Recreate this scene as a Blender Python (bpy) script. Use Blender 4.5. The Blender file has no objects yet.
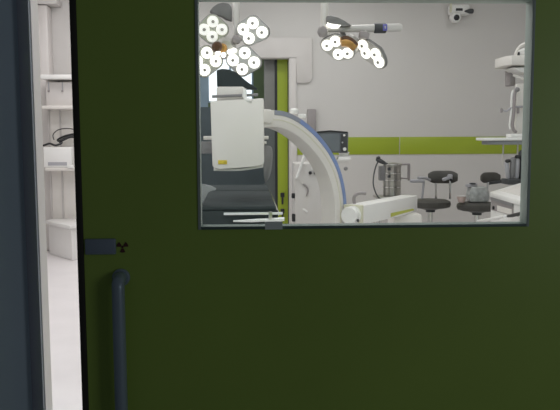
import bpy, bmesh, math, random
from mathutils import Vector, Matrix, Euler
random.seed(4)
scene = bpy.context.scene
COL = scene.collection
V = Vector
R = math.radians

# ------------------------------------------------------------------ camera
EYE = V((0, 0, 1.4))
F = 700.0
PITCH, YAW, ROLL = R(5.6), R(2.7), -0.004
cam_rot = Euler((0, 0, -YAW)).to_matrix() @ Euler((math.pi/2 - PITCH, 0, 0)).to_matrix() @ Euler((0, 0, ROLL)).to_matrix()
cd = bpy.data.cameras.new('camera')
cd.sensor_width = 36.0
cd.lens = 36.0 * F / 560.0
cd.clip_start = 0.05
cam = bpy.data.objects.new('camera', cd)
COL.objects.link(cam)
cam.matrix_world = Matrix.Translation(EYE) @ cam_rot.to_4x4()
scene.camera = cam

def ray(px, py):
    return cam_rot @ V(((px - 280) / F, -(py - 205) / F, -1.0))
def at(px, py, Y):
    d = ray(px, py)
    return EYE + d * (Y / d.y)
def on_plane(px, py, p0, n):
    d = ray(px, py)
    return EYE + d * ((p0 - EYE).dot(n) / d.dot(n))

# ------------------------------------------------------------------ materials
def s2l(c):
    c = c / 255.0
    return c / 12.92 if c <= 0.04045 else ((c + 0.055) / 1.055) ** 2.4
def mat(name, rgb, rough=0.5, metal=0.0, var=0.06, scale=6.0, coat=0.0, bump=0.0, bscale=60.0, spec=.5):
    m = bpy.data.materials.new(name)
    m.use_nodes = True
    nt = m.node_tree
    b = nt.nodes['Principled BSDF']
    b.inputs['Roughness'].default_value = rough
    b.inputs['Metallic'].default_value = metal
    b.inputs['Coat Weight'].default_value = coat
    b.inputs['Specular IOR Level'].default_value = spec
    tc = nt.nodes.new('ShaderNodeTexCoord')
    no = nt.nodes.new('ShaderNodeTexNoise')
    no.inputs['Scale'].default_value = scale
    no.inputs['Detail'].default_value = 3
    nt.links.new(tc.outputs['Object'], no.inputs['Vector'])
    r = nt.nodes.new('ShaderNodeValToRGB')
    r.color_ramp.elements[0].position = 0.3
    r.color_ramp.elements[1].position = 0.7
    r.color_ramp.elements[0].color = tuple(c * (1 - var) for c in rgb) + (1,)
    r.color_ramp.elements[1].color = tuple(min(1, c * (1 + var)) for c in rgb) + (1,)
    nt.links.new(no.outputs['Fac'], r.inputs['Fac'])
    nt.links.new(r.outputs['Color'], b.inputs['Base Color'])
    if bump:
        n2 = nt.nodes.new('ShaderNodeTexNoise')
        n2.inputs['Scale'].default_value = bscale
        nt.links.new(tc.outputs['Object'], n2.inputs['Vector'])
        bp = nt.nodes.new('ShaderNodeBump')
        bp.inputs['Strength'].default_value = bump
        bp.inputs['Distance'].default_value = 0.002
        nt.links.new(n2.outputs['Fac'], bp.inputs['Height'])
        nt.links.new(bp.outputs['Normal'], b.inputs['Normal'])
    return m
def emis(name, rgb, strength):
    m = bpy.data.materials.new(name)
    m.use_nodes = True
    b = m.node_tree.nodes['Principled BSDF']
    b.inputs['Base Color'].default_value = (0.8, 0.8, 0.8, 1)
    b.inputs['Emission Color'].default_value = tuple(rgb) + (1,)
    b.inputs['Emission Strength'].default_value = strength
    return m
def pane_mat(name, tint, refl=0.05, rough=0.0):
    m = bpy.data.materials.new(name)
    m.use_nodes = True
    nt = m.node_tree
    nt.nodes.remove(nt.nodes['Principled BSDF'])
    out = nt.nodes['Material Output']
    t = nt.nodes.new('ShaderNodeBsdfTransparent')
    t.inputs['Color'].default_value = tuple(tint) + (1,)
    g = nt.nodes.new('ShaderNodeBsdfGlossy')
    g.inputs['Roughness'].default_value = rough
    mx = nt.nodes.new('ShaderNodeMixShader')
    mx.inputs['Fac'].default_value = refl
    nt.links.new(t.outputs[0], mx.inputs[1])
    nt.links.new(g.outputs[0], mx.inputs[2])
    nt.links.new(mx.outputs[0], out.inputs['Surface'])
    return m

M = {}
M['wall'] = mat('or_wall_panel', (.66, .635, .615), .45, var=.02, scale=1.2)
M['portal'] = mat('portal_white', (.67, .635, .615), .4, var=.02)
M['lime'] = mat('lime_panel', (.345, .43, .028), .4, var=.03, scale=2)
M['door'] = mat('door_green_laminate', (.355, .515, .095), .42, var=.05, scale=2.5, bump=.05, bscale=300)
M['slate'] = mat('corridor_slate_paint', (.62, .76, .86), .6, var=.04, scale=3, bump=.1, bscale=150)
M['trim'] = mat('anthracite_trim', (.30, .33, .42), .5, var=.06)
M['seal'] = mat('black_rubber', (.035, .033, .025), .6)
M['frame'] = mat('window_frame_grey', (.40, .47, .43), .5, var=.04)
M['jamb'] = mat('jamb_metal', (.80, .75, .82), .5, var=.03)
M['handle'] = mat('handle_dark_metal', (.34, .43, .50), .35, metal=.25)
M['plate'] = mat('lock_plate_metal', (.28, .35, .43), .45, metal=.2)
M['emblem'] = mat('dark_emblem', (.10, .035, .03), .6)
M['floor'] = mat('vinyl_floor', (.90, .865, .87), .35, var=.03, scale=3)
M['cfloor'] = mat('corridor_floor', (.35, .36, .38), .5)
M['ceil'] = mat('ceiling_white', (.8, .79, .77), .7)
M['white'] = mat('white_enamel', (.80, .765, .725), .35, var=.02)
M['bright'] = mat('bright_white_enamel', (.88, .87, .85), .3, var=.02)
M['cream'] = mat('cream_plastic', (.72, .70, .55), .4, var=.03)
M['lav'] = mat('lavender_grey_plastic', (.42, .415, .445), .5)
M['lavd'] = mat('dull_grey_plastic', (.27, .28, .29), .5)
M['grey'] = mat('mid_grey_plastic', (.24, .235, .24), .5)
M['mauve'] = mat('mauve_grey_box', (.33, .30, .30), .5)
M['dark'] = mat('charcoal_plastic', (.055, .058, .062), .5)
M['black'] = mat('black_plastic', (.02, .02, .022), .5)
M['blue'] = mat('blue_guide_rail', (.22, .30, .54), .4, var=.1)
M['railgrey'] = mat('slate_rail', (.30, .32, .38), .4)
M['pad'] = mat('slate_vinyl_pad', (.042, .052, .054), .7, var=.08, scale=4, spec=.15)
M['chrome'] = mat('polished_steel', (.75, .75, .74), .16, metal=1.0, var=.03)
M['satin'] = mat('highlight_satin_steel', (.86, .87, .87), .35, metal=.35, var=.02)
M['steel'] = mat('brushed_steel', (.50, .49, .46), .32, metal=1.0, var=.12, scale=14)
M['stoolpad'] = mat('stool_black_vinyl', (.065, .062, .055), .5, var=.1, scale=10)
M['screen'] = mat('monitor_slate', (.13, .14, .155), .3)
M['copper'] = mat('amber_joint', (.50, .27, .08), .35, metal=.3, var=.3, scale=18)
M['brown'] = mat('dark_brown_joint', (.10, .045, .02), .4)
M['lampgrey'] = mat('lamp_back_grey', (.21, .205, .20), .45)
M['lamprim'] = mat('lamp_rim_silver', (.60, .58, .55), .3, metal=.4)
M['lens'] = emis('lit_lens', (1.0, .96, .88), 1.7)
M['lens_dim'] = emis('lens_dim', (1.0, .96, .88), .55)
M['lenscore'] = mat('lens_core', (.45, .43, .40), .4)
M['logo'] = mat('blue_logo', (.13, .13, .45), .4)
M['yellow'] = mat('yellow_sticker', (.72, .55, .06), .5, var=.25, scale=80)
M['stripe'] = mat('yellow_green_stripe', (.55, .58, .10), .5)
M['slate_dark'] = mat('slate_lower_wall', (.17, .20, .215), .5, var=.05)
M['bluewall'] = mat('pale_blue_panel', (.42, .52, .62), .5)
M['greendark'] = mat('green_panel_dark', (.16, .21, .10), .5)
M['dgrey'] = mat('door_edge_grey', (.21, .21, .20), .5)
M['kick'] = mat('dark_kick_plate', (.085, .095, .095), .5)
M['day'] = emis('bright_daylight_pane', (.86, .93, 1.0), 1.25)
M['bag'] = mat('grey_translucent_bag', (.44, .455, .45), .3, var=.22, scale=25)
M['pink'] = mat('pale_pink_plastic', (.55, .43, .40), .4)
M['sill'] = mat('darkened_frame_grey', (.13, .185, .165), .6)
M['upright'] = mat('pale_upright', (.60, .565, .55), .5)
M['glass'] = pane_mat('window_glass', (.985, 1.0, .99), .03)
M['clear'] = pane_mat('clear_plastic', (.80, .82, .82), .12, .1)
M['pale_strip'] = mat('pale_strip_surface', (.86, .93, .88), .5)

# ------------------------------------------------------------------ mesh builder
class MB:
    def __init__(self):
        self.bm = bmesh.new()
    def _xf(self, verts, mtx):
        bmesh.ops.transform(self.bm, matrix=mtx, verts=verts)
    def box(self, c, size, rot=None, bev=0.0, seg=2):
        r = bmesh.ops.create_cube(self.bm, size=1.0)
        vs = r['verts']
        self._xf(vs, Matrix.Diagonal((size[0], size[1], size[2], 1)))
        if bev:
            es = list({e for v in vs for e in v.link_edges})
            rr = bmesh.ops.bevel(self.bm, geom=es, offset=bev, segments=seg, profile=.5, affect='EDGES')
            vs = list({v for f in rr['faces'] for v in f.verts} | {v for v in vs if v.is_valid})
        m = Matrix.Translation(V(c))
        if rot is not None:
            m = m @ rot.to_4x4()
        self._xf(vs, m)
        return self
    def bb(self, x0, x1, y0, y1, z0, z1, bev=0.0):
        return self.box(((x0+x1)/2, (y0+y1)/2, (z0+z1)/2), (abs(x1-x0), abs(y1-y0), abs(z1-z0)), None, bev)
    def tube(self, pts, r, n=12, closed=False, cap=True, radii=None):
        pts = [V(p) for p in pts]
        N = len(pts)
        rings = []
        up = None
        for i, p in enumerate(pts):
            if closed:
                t = pts[(i+1) % N] - pts[i-1]
            else:
                t = pts[min(i+1, N-1)] - pts[max(i-1, 0)]
            t.normalize()
            if up is None:
                a = V((0, 0, 1)) if abs(t.z) < .9 else V((1, 0, 0))
                up = (a - t * a.dot(t)).normalized()
            else:
                up = (up - t * up.dot(t)).normalized()
            s = t.cross(up)
            rad = radii[i] if radii else r
            rings.append([self.bm.verts.new(p + (up*math.cos(2*math.pi*k/n) + s*math.sin(2*math.pi*k/n))*rad) for k in range(n)])
        M_ = N if closed else N-1
        for i in range(M_):
            a, b = rings[i], rings[(i+1) % N]
            for k in range(n):
                self.bm.faces.new((a[k], a[(k+1) % n], b[(k+1) % n], b[k]))
        if cap and not closed:
            self.bm.faces.new(list(reversed(rings[0])))
            self.bm.faces.new(rings[-1])
        return self
    def lathe(self, base, axis, prof, n=28, sx=1.0):
        # prof: list of (radius, height along axis)
        axis = V(axis).normalized()
        q = V((0, 0, 1)).rotation_difference(axis).to_matrix()
        base = V(base)
        rings = []
        for (r, h) in prof:
            rings.append([self.bm.verts.new(base + q @ V((r*sx*math.cos(2*math.pi*k/n), r*math.sin(2*math.pi*k/n), h))) for k in range(n)])
        for a, b in zip(rings, rings[1:]):
            for k in range(n):
                self.bm.faces.new((a[k], a[(k+1) % n], b[(k+1) % n], b[k]))
        self.bm.faces.new(list(reversed(rings[0])))
        self.bm.faces.new(rings[-1])
        return self
    def prism(self, poly, ext, bev=0.0):
        # poly: list of points (planar loop), ext: Vector
        a = [self.bm.verts.new(V(p)) for p in poly]
        b = [self.bm.verts.new(V(p) + V(ext)) for p in poly]
        n = len(a)
        fs = [self.bm.faces.new(a), self.bm.faces.new(list(reversed(b)))]
        for k in range(n):
            fs.append(self.bm.faces.new((a[k], b[k], b[(k+1) % n], a[(k+1) % n])))
        if bev:
            es = list({e for f in fs for e in f.edges})
            bmesh.ops.bevel(self.bm, geom=es, offset=bev, segments=2, profile=.5, affect='EDGES')
        return self
    def loft(self, loops, cap=True):
        rings = [[self.bm.verts.new(V(p)) for p in lp] for lp in loops]
        n = len(rings[0])
        for a, b in zip(rings, rings[1:]):
            for k in range(n):
                self.bm.faces.new((a[k], a[(k+1) % n], b[(k+1) % n], b[k]))
        if cap:
            self.bm.faces.new(list(reversed(rings[0])))
            self.bm.faces.new(rings[-1])
        return self
    def build(self, name, m, parent=None, base=None, smooth=35):
        bmesh.ops.recalc_face_normals(self.bm, faces=self.bm.faces[:])
        me = bpy.data.meshes.new(name)
        off = V((0, 0, 0))
        if parent is not None:
            off = V(parent.get('_o', (0, 0, 0)))
        elif base is not None:
            off = V(base)
        bmesh.ops.translate(self.bm, vec=-off, verts=self.bm.verts[:])
        self.bm.to_mesh(me)
        self.bm.free()
        for p in me.polygons:
            p.use_smooth = True
        me.set_sharp_from_angle(angle=R(smooth))
        me.materials.append(m)
        o = bpy.data.objects.new(name, me)
        COL.objects.link(o)
        if parent is not None:
            o.parent = parent
            o['_o'] = tuple(off)
        else:
            o.location = off
            o['_o'] = tuple(off)
        return o

def tag(o, label=None, cat=None, group=None, kind=None):
    if label: o['label'] = label
    if cat: o['category'] = cat
    if group: o['group'] = group
    if kind: o['kind'] = kind
    return o
def thing(name, loc, label=None, cat=None, group=None):
    o = bpy.data.objects.new(name, None)
    o.empty_display_size = .1
    COL.objects.link(o)
    o.location = loc
    o['_o'] = tuple(loc)
    return tag(o, label, cat, group)
def struct(o, label=None):
    o['kind'] = 'structure'
    if label: o['label'] = label
    return o
def copy_tree(o, parent=None):
    c = o.copy()
    COL.objects.link(c)
    if parent: c.parent = parent
    for ch in list(o.children):
        copy_tree(ch, c)
    return c
def smooth_curve(pts, n=8):
    out = []
    P = [V(p) for p in pts]
    for i in range(len(P)-1):
        p0, p1, p2, p3 = P[max(i-1, 0)], P[i], P[i+1], P[min(i+2, len(P)-1)]
        for k in range(n):
            t = k / n
            out.append(.5*((2*p1) + (p2-p0)*t + (2*p0-5*p1+4*p2-p3)*t*t + (3*p1-p0-3*p2+p3)*t**3))
    out.append(P[-1])
    return out

# ------------------------------------------------------------------ the setting
YF0, YF1 = 1.60, 1.646          # partition wall between corridor and theatre
YR = 8.9                       # rear wall of the theatre
XL, XR = -2.95, 4.6
ZC = 3.35
jx = at(33.5, 140, YF0).x      # left jamb of the opening

struct(MB().bb(-3.2, XR+.2, YF1-.1, YR+.1, -.1, 0).build('floor', M['floor']), 'pale glossy vinyl floor of the operating theatre')
struct(MB().bb(-2.6, 2.6, -1.5, YF1-.1, -.1, 0).build('floor_corridor', M['cfloor']), 'dark corridor floor in front of the sliding door')
struct(MB().bb(-3.2, XR+.2, YF0, YR+4, ZC, ZC+.1).build('ceiling', M['ceil']), 'white theatre ceiling')
OPX1 = 1.75
struct(MB().bb(-3.2, jx, YF0, YF1, 0, ZC).build('wall_front', M['slate']), 'slate blue corridor wall left of the door opening')
struct(MB().bb(OPX1, XR+.2, YF0, YF1, 0, ZC).build('wall_front_right', M['slate']))
struct(MB().bb(jx, OPX1, YF0, YF1, 2.35, ZC).build('wall_front_top', M['slate']))
# jamb lining and dark architrave round the opening
struct(MB().bb(jx, jx+.006, YF0-.004, YF1+.004, 0, 2.35).build('trim_1', M['jamb']), 'pale mauve metal jamb lining at the left of the door gap')
ax0 = at(21.8, 140, YF0-.012).x
struct(MB().bb(ax0, jx+.004, YF0-.014, YF0, 0, 2.42, .002).build('trim_2', M['trim']), 'dark blue-black architrave strip beside the door gap')
struct(MB().bb(XL-.1, XL, YF1, YR, 0, ZC).build('wall_left', M['wall']), 'light grey left wall of the theatre')
struct(MB().bb(XR, XR+.1, YF1, YR, 0, ZC).build('wall_right', M['wall']), 'light grey right wall of the theatre')

# rear wall with the portal opening
pxL = at(120, 57, YR).x
pxR = at(290, 130, YR).x
pzT = at(270, 57.5, YR).z
w = MB()
w.bb(XL, pxL, YR, YR+.12, 0, ZC); w.bb(pxR, XR, YR, YR+.12, 0, ZC); w.bb(pxL, pxR, YR, YR+.12, pzT, ZC)
wr = struct(w.build('wall_rear', M['wall']), 'light grey rear wall with a lime green stripe')
poR = at(296.5, 130, YR).x; poT = at(285, 38, YR).z
w = MB()
w.bb(pxR, poR, YR-.022, YR-.001, 0, pzT, .004)
w.bb(pxL-.1, pxL, YR-.022, YR-.001, 0, pzT, .004)
w.bb(pxR-.012, pxR, YR-.022, YR+.12, 0, pzT); w.bb(pxL, pxL+.012, YR-.022, YR+.12, 0, pzT); w.bb(pxL, pxR, YR-.022, YR+.12, pzT-.012, pzT)
struct(w.build('trim_3', M['portal']), 'pale jamb lining of the rear doorway')
hx1 = at(312, 60, YR).x; hz0 = at(305, 83, YR).z
hp_ = [(pxL-.1, poT), (hx1, poT), (hx1, hz0+.06), (hx1-.02, hz0+.02), (hx1-.06, hz0), (poR+.001, hz0), (poR+.001, pzT+.001), (pxL-.1, pzT+.001)]
struct(MB().prism([V((x, YR-.001, z)) for x, z in hp_], (0, -.03, 0), .004).build('trim_8', M['portal']), 'pale stepped cover panel above the rear doorway')
# lime stripe with its joint
sz1 = at(400, 137, YR).z; sz0 = at(400, 154.3, YR).z
sxs = [poR+.003, at(399.5, 145, YR).x, at(552, 145, YR).x, XR]
w = MB()
for a, b in zip(sxs, sxs[1:]):
    w.bb(a+.006, b-.006, YR-.009, YR, sz0, sz1, .001)
struct(w.build('trim_4', M['lime']), 'lime green band along the rear wall')
# rounded service duct seen in the door gap
dx0, dx1 = at(38, 60, YR-.2).x, at(49.0, 60, YR-.2).x
dzt = at(45, 4.5, YR-.2).z
struct(MB().bb(dx0-.1, dx1, YR-.2, YR-.001, 0, dzt, .03).build('trim_5', M['portal']), 'white boxed service duct in the corner, seen through the gap')
struct(MB().bb(XL, dx1+.12, YR-.22, YR-.001, dzt+.005, dzt+.06, .006).build('trim_6', M['wall']), 'thin ledge above the white service duct')

# -------- room behind the rear doorway
YB = 12.2
struct(MB().bb(-3.4, 2.2, YR+.1, YB+.1, -.1, 0).build('floor_back', M['slate_dark']))
bz = at(220, 107, YB).z
wx0, wx1 = at(207.8, 80, YB).x, at(252.5, 80, YB).x
wz0, wz1 = at(220, 102, YB).z, at(220, 48, YB).z
struct(MB().bb(-3.4, 2.2, YB, YB+.1, 0, bz).build('wall_back_lower', M['slate_dark']), 'dark slate lower wall of the room behind')
struct(MB().bb(-3.4, wx0, YB, YB+.1, bz, ZC).build('wall_back_left', M['bluewall']), 'pale blue panel beside the bright window behind the doorway')
w = MB(); w.bb(wx1, 2.2, YB, YB+.1, bz, ZC); w.bb(wx0, wx1, YB, YB+.1, wz1, ZC); w.bb(wx0, wx1, YB, YB+.1, bz, wz0)
struct(w.build('wall_back', M['greendark']), 'dull green wall of the room behind the doorway')
struct(MB().bb(-3.5, -3.4, YR+.12, YB, 0, ZC).build('wall_back_side', M['slate_dark']))
struct(MB().bb(2.2, 2.3, YR+.12, YB, 0, ZC).build('wall_back_right', M['slate_dark']))
win = struct(MB().bb(wx0, wx1, YB+.05, YB+.06, wz0, wz1).build('window_1', M['day']), 'bright daylight window seen through the rear doorway')
w = MB()
for zz in (wz0, wz1): w.bb(wx0, wx1, YB-.01, YB+.05, zz-.015, zz+.015)
for xx in (wx0, wx1, (wx0+wx1)/2): w.bb(xx-.015, xx+.015, YB-.01, YB+.05, wz0, wz1)
w.build('window_frame', M['bluewall'], win)

# second sliding door, parked behind the rear opening
YD2 = YR+.17
d2 = struct(thing('door_2', (at(283, 150, YD2).x, YD2, 0)), 'narrow visible edge of a green door inside the rear doorway')
g0, g1, g2, g3 = at(264.5, 150, YD2).x, at(275, 150, YD2).x, at(277.5, 150, YD2).x, at(288, 150, YD2).x
zt2 = pzT+.1
MB().bb(g2, g3+1.0, YD2, YD2+.05, 0.02, zt2).build('door_leaf', M['lime'], d2)
zk = at(270, 124, YD2).z
MB().bb(g0, g1, YD2-.004, YD2+.054, zk, zt2, .004).build('door_stile', M['dgrey'], d2)
MB().bb(g0, g1, YD2-.004, YD2+.054, 0.02, zk-.002, .004).build('kick_stile', M['kick'], d2)
MB().bb(g1, g2, YD2-.008, YD2+.058, 0.02, zt2).build('edge_seal', M['black'], d2)
MB().bb(g3-.003, g3+.022, YD2-.012, YD2, .02, zt2).build('door_stop', M['dark'], d2)
w = MB()
for py in (195, 211): 
    c = at(282.5, py, YD2-.02); w.box(c, (.05, .035, .06), None, .008)
    w.tube([c + V((.0, -.005, -.03)), c + V((0, -.005, -.12))], .012, 8)
w.build('lock_fitting', M['black'], d2)

# ------------------------------------------------------------------ door_1 : the big green sliding door
YD = 1.50
TD = .032
dl = at(77.6, 200, YD).x
FW = .0065                    # width of the frame's face
GX0, GX1 = at(199.8, 100, YD).x - FW, at(530.6, 110, YD).x + FW*.4
gz1 = at(365, 0.2, YD).z + FW; gz0 = at(365, 224.6, YD).z - FW
dr, dtop = dl + 1.95, 2.42
d1 = struct(thing('door_1', ((dl+dr)/2, YD, 0)), 'dark green sliding door with a wide window, filling the foreground')
w = MB()
w.bb(dl, GX0, YD, YD+TD, .012, dtop); w.bb(GX1, dr, YD, YD+TD, .012, dtop)
w.bb(GX0, GX1, YD, YD+TD, .012, gz0); w.bb(GX0, GX1, YD, YD+TD, gz1, dtop)
bmesh.ops.remove_doubles(w.bm, verts=w.bm.verts[:], dist=.0005)
w.build('door_leaf', M['door'], d1)
MB().bb(dl-.004, dl+.010, YD-.003, YD+TD+.003, .012, dtop, .002).build('edge_seal', M['seal'], d1)
w = MB()
def ring(w, x0, x1, z0, z1, t, y0, y1, bev):
    w.bb(x0, x0+t, y0, y1, z0, z1, bev); w.bb(x1-t, x1, y0, y1, z0, z1, bev)
    w.bb(x0+t, x1-t, y0, y1, z0, z0+t, bev); w.bb(x0+t, x1-t, y0, y1, z1-t, z1, bev)
ya_, yb_ = YD-.003, YD+TD+.004
w.bb(GX0-.001, GX0-.001+FW, ya_, yb_, gz0-.001, gz1+.001, .001); w.bb(GX1+.001-FW, GX1+.001, ya_, yb_, gz0-.001, gz1+.001, .001)
w.bb(GX0-.001+FW, GX1+.001-FW, ya_, yb_, gz1+.001-FW, gz1+.001, .001)
fr_ = w.build('window_frame', M['frame'], d1)
MB().bb(GX0-.001+FW, GX1+.001-FW, ya_, yb_, gz0-.001, gz0-.001+FW, .001).build('lower_frame_darkened', M['sill'], fr_)  # lower bar of the frame; darker colour cancels the room light on it
MB().bb(GX0+.004, GX1-.002, YD+.012, YD+.018, gz0+.004, gz1-.004).build('window_pane', M['glass'], d1)
# bar handle
hx = at(118.2, 290, YD-.04).x
hz1 = at(118, 281, YD-.04).z
hb = MB()
hb.tube(smooth_curve([(hx, YD-.002, hz1), (hx, YD-.02, hz1+.001), (hx, YD-.034, hz1-.008), (hx, YD-.04, hz1-.03), (hx, YD-.04, hz1-.25), (hx, YD-.04, hz1-.47), (hx, YD-.034, hz1-.492), (hx, YD-.02, hz1-.50), (hx, YD-.002, hz1-.5)], 6), .0135, 16)
hnd = hb.build('bar_handle', M['handle'], d1)
for zz in (hz1, hz1-.5):
    MB().lathe((hx, YD+.001, zz), (0, -1, 0), [(.019, 0), (.019, .006), (.016, .009)], 24).build('handle_rose', M['handle'], hnd)
# lock plate with its emblem
a = at(84.5, 239, YD-.006); b = at(116, 254.5, YD-.006)
MB().bb(a.x, b.x, YD-.007, YD+.001, b.z, a.z, .003).build('lock_plate', M['plate'], d1)
c = at(122.3, 247, YD-.003)
w = MB()
rr_ = .0125
for k in range(3):
    t0 = R(90 + 120*k + 60)
    pts = []
    for j in range(7):
        t = t0 + R(-28 + 56*j/6)
        pts.append((c.x+rr_*math.cos(t), YD+.0005, c.z+rr_*math.sin(t)))
    for j in range(7):
        t = t0 + R(28 - 56*j/6)
        pts.append((c.x+.0035*math.cos(t), YD+.0005, c.z+.0035*math.sin(t)))
    w.prism(pts, (0, -.002, 0))
w.lathe((c.x, YD+.0005, c.z), (0, -1, 0), [(.0026, 0), (.0026, .002)], 14)
w.build('warning_trefoil', M['emblem'], d1)
# pale strip across the lower window frame
a = at(265, 221.5, YD-.006); b = at(282.5, 229.3, YD-.006)
tag(MB().bb(a.x, b.x, YD-.0075, YD-.0042, b.z, a.z).build('window_strip', M['pale_strip'], None, ((a.x+b.x)/2, YD-.005, b.z)),
    'short pale strip on the lower edge of the window', 'pale_strip')

# ------------------------------------------------------------------ C-arm
YC = 5.0
ang = R(39)
U = V((math.cos(ang), math.sin(ang), 0))
NN = V((math.sin(ang), -math.cos(ang), 0))
P0 = at(262, 218, YC)
ca = thing('c_arm', (at(420, 200, 6.2).x, 6.2, 0), 'white mobile C-arm x-ray machine with a blue edged curved arm', 'x-ray machine')
outer_px = [(258, 110.5), (272, 110), (284, 111.3), (296, 116.2), (308, 124.5), (320, 136.3), (331, 151), (339, 167), (344, 185), (346.3, 204), (346, 224),
            (343, 246), (336, 268), (325, 288), (310, 305), (290, 317), (262, 322)]
op = [on_plane(px, py, P0, NN) for px, py in outer_px]
op = smooth_curve(op, 5)
TR_, WD = .122, .17
def offset(poly, d):
    res = []
    for i, p in enumerate(poly):
        t = (poly[min(i+1, len(poly)-1)] - poly[max(i-1, 0)]).normalized()
        inn = t.cross(NN)
        cen = P0 + V((0, 0, -.0))
        if inn.dot(cen - p) < 0: inn = -inn
        res.append(p + inn*d)
    return res
def arc_body(d0, d1, f, b):
    o0, o1 = offset(op, d0), offset(op, d1)
    loops = []
    for p, q in zip(o0, o1):
        e = (p-q).normalized()*min(.012, abs(d1-d0)*.2)
        nf, nb = NN*f, NN*b
        k = NN*.010 if (f-b) > .03 else NN*0.0
        loops.append([p+nf-e, p-e*0+nf-k, p+nb+k, p+nb-e, q+nb+e, q+nb+k, q+nf-k, q+nf+e])
    return MB().loft(loops)
arc = arc_body(0, TR_, 0, -WD).build('curved_arm', M['white'], ca, smooth=50)
full = op
op = full[17:]
arc_body(.001, .034, .004, .0001).build('guide_rail', M['blue'], arc, smooth=50)
op = full[6:18]
arc_body(.001, .034, .004, .0001).build('guide_rail', M['railgrey'], arc, smooth=50)
op = full
arc_body(.066, .072, .003, .0001).build('groove_trim', M['cream'], arc, smooth=50)
# little clip on top of arm
c = on_plane(294, 111, P0 - NN*.08, NN)
w = MB(); w.lathe(c - V((0, 0, .02)), (0, 0, 1), [(.03, 0), (.034, .01), (.03, .03), (.018, .04)], 16)
c2 = on_plane(302, 116, P0 - NN*.08, NN); w.box(c2, (.06, .05, .03), None, .008)
w.build('arm_knob', M['bright'], ca)
# detector head
YH = YC - .14
p00, p11 = at(210.5, 99.5, YH), at(264.5, 167.5, YH)
tl, tr, br_, bl = at(210.3, 101, YH), at(263.5, 98.2, YH), at(264, 165.5, YH), at(212.5, 169, YH)
dep = V((0.012, .34, 0))
poly = smooth_curve([bl + V((.02, 0, -.001)), (bl+br_)/2 + V((0, 0, -.004)), br_ + V((-.015, 0, 0))], 4) + [br_ + V((0, 0, .015)), tr, tl, bl + V((0, 0, .02))]
det = MB().prism(poly, dep, .006).build('detector_housing', M['white'], ca, smooth=40)
lip = []
for k, (px, py, zz) in enumerate(((213.5, 168.5, -.022), (239, 168.6, -.022), (263, 165.2, -.022))):
    lip.append(at(px, py, YH+.02))
lp = smooth_curve(lip, 4)
MB().prism(lp + [p + V((0, 0, -.016)) for p in reversed(lp)], V((.01, .29, 0))).build('detector_rim', M['white'], det)
c = at(222.6, 162.2, YH-.002)
w = MB(); w.box(c, (.062, .004, .028), None, .0015)
w.build('warning_sticker', M['yellow'], det)
# collar, rail, cap
c = at(231, 100, YH+.17)
zc0, zc1 = at(231, 101, YH+.17).z - .03, at(231, 87.5, YH+.17).z
MB().box((c.x, c.y, (zc0+zc1)/2), (.195, .22, zc1-zc0), None, .015).build('camera_collar', M['white'], det)
a, b = at(212, 96.6, YH+.03), at(258, 94.8, YH+.03)
rail = MB(); rail.tube([a, b], .010, 10)
for t in (.3, .7):
    p = a.lerp(b, t); rail.tube([p, p + V((0, .06, 0))], .008, 8)
rail.build('grab_rail', M['grey'], det)
c0 = at(244.5, 88.5, YH+.02); c1 = at(244.5, 97.5, YH+.02)
w = MB(); w.tube([c0, (c0+c1)/2, c1], .015, 12, radii=[.012, .015, .018])
w.tube([c1, at(246, 99.5, YH+.01), at(252, 100.5, YH-.005)], .014, 10)
w.build('latch', M['bright'], det)
capY = YH+.10
cap_px = [(217, 87), (216.5, 70), (222, 68.6), (229, 69.3), (236, 72), (241, 76.5), (245, 81.5), (252, 84.5), (258, 88.8), (247, 88.2), (238, 86.2), (228, 86.2)]
cap = [at(px, py, capY) for px, py in cap_px]
MB().prism(cap, (0, .17, 0), .008).build('camera_cap', M['pad'], det)
# side handles behind the detector
for (xa, xb, yy, rr) in ((203.5, 216, 138, .014), (256, 268.5, 137.6, .012), (256, 266.5, 142.6, .010)):
    MB().tube([at(xa, yy, YH+.15), at(xb, yy, YH+.15)], rr, 10).build('side_grip', M['white'], det)
w = MB(); w.box(at(207.5, 147.5, YH+.2), (.13, .1, .085), None, .012)
w.build('side_control_box', M['grey'], det)
w = MB(); w.box(at(263.5, 116.6, YC+.06), (.10, .12, .10), Matrix.Rotation(ang, 3, 'Z'), .02)
w.build('arm_bracket', M['white'], ca)
c = smooth_curve([at(258, 146, YH+.22), at(266, 145.5, YH+.22), at(272, 148, YH+.22), at(272.3, 162, YH+.22), at(270.5, 174, YH+.22), at(267, 181, YH+.22), at(264.5, 180, YH+.22), at(263.5, 165, YH+.22)], 4)
MB().prism(c, (0, .05, 0), .008).build('side_paddle', M['grey'], det)
MB().tube([at(260, 152, YH+.24), at(258, 152, YH+.12)], .012, 8).build('paddle_bracket', M['grey'], det)
# x-ray tube at the lower end of the arm
tb = op[-1]
w = MB(); w.box(tb - NN*.085 + V((-.10, -.06, .02)), (.36, .3, .24), None, .03)
w.lathe(tb - NN*.085 + V((-.10, -.06, .13)), (0, 0, 1), [(.11, 0), (.10, .05), (.07, .08)], 24)
w.build('x_ray_tube', M['white'], ca)
# pivot housing and horizontal carrier
ang2 = R(54)
U2 = V((math.cos(ang2), math.sin(ang2), 0)); N2 = V((math.sin(ang2), -math.cos(ang2), 0))
A = at(363, 205.7, 5.45); B = at(418, 197, 6.26)
L = (B - A).dot(U2)*1.09
HH = .155
poly = [A, A + V((0, 0, -HH)), A + U2*L + V((0, 0, -HH)), A + U2*L]
carr = MB().prism(poly, -N2*.16, .010).build('carrier_cover', M['bright'], ca)
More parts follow.
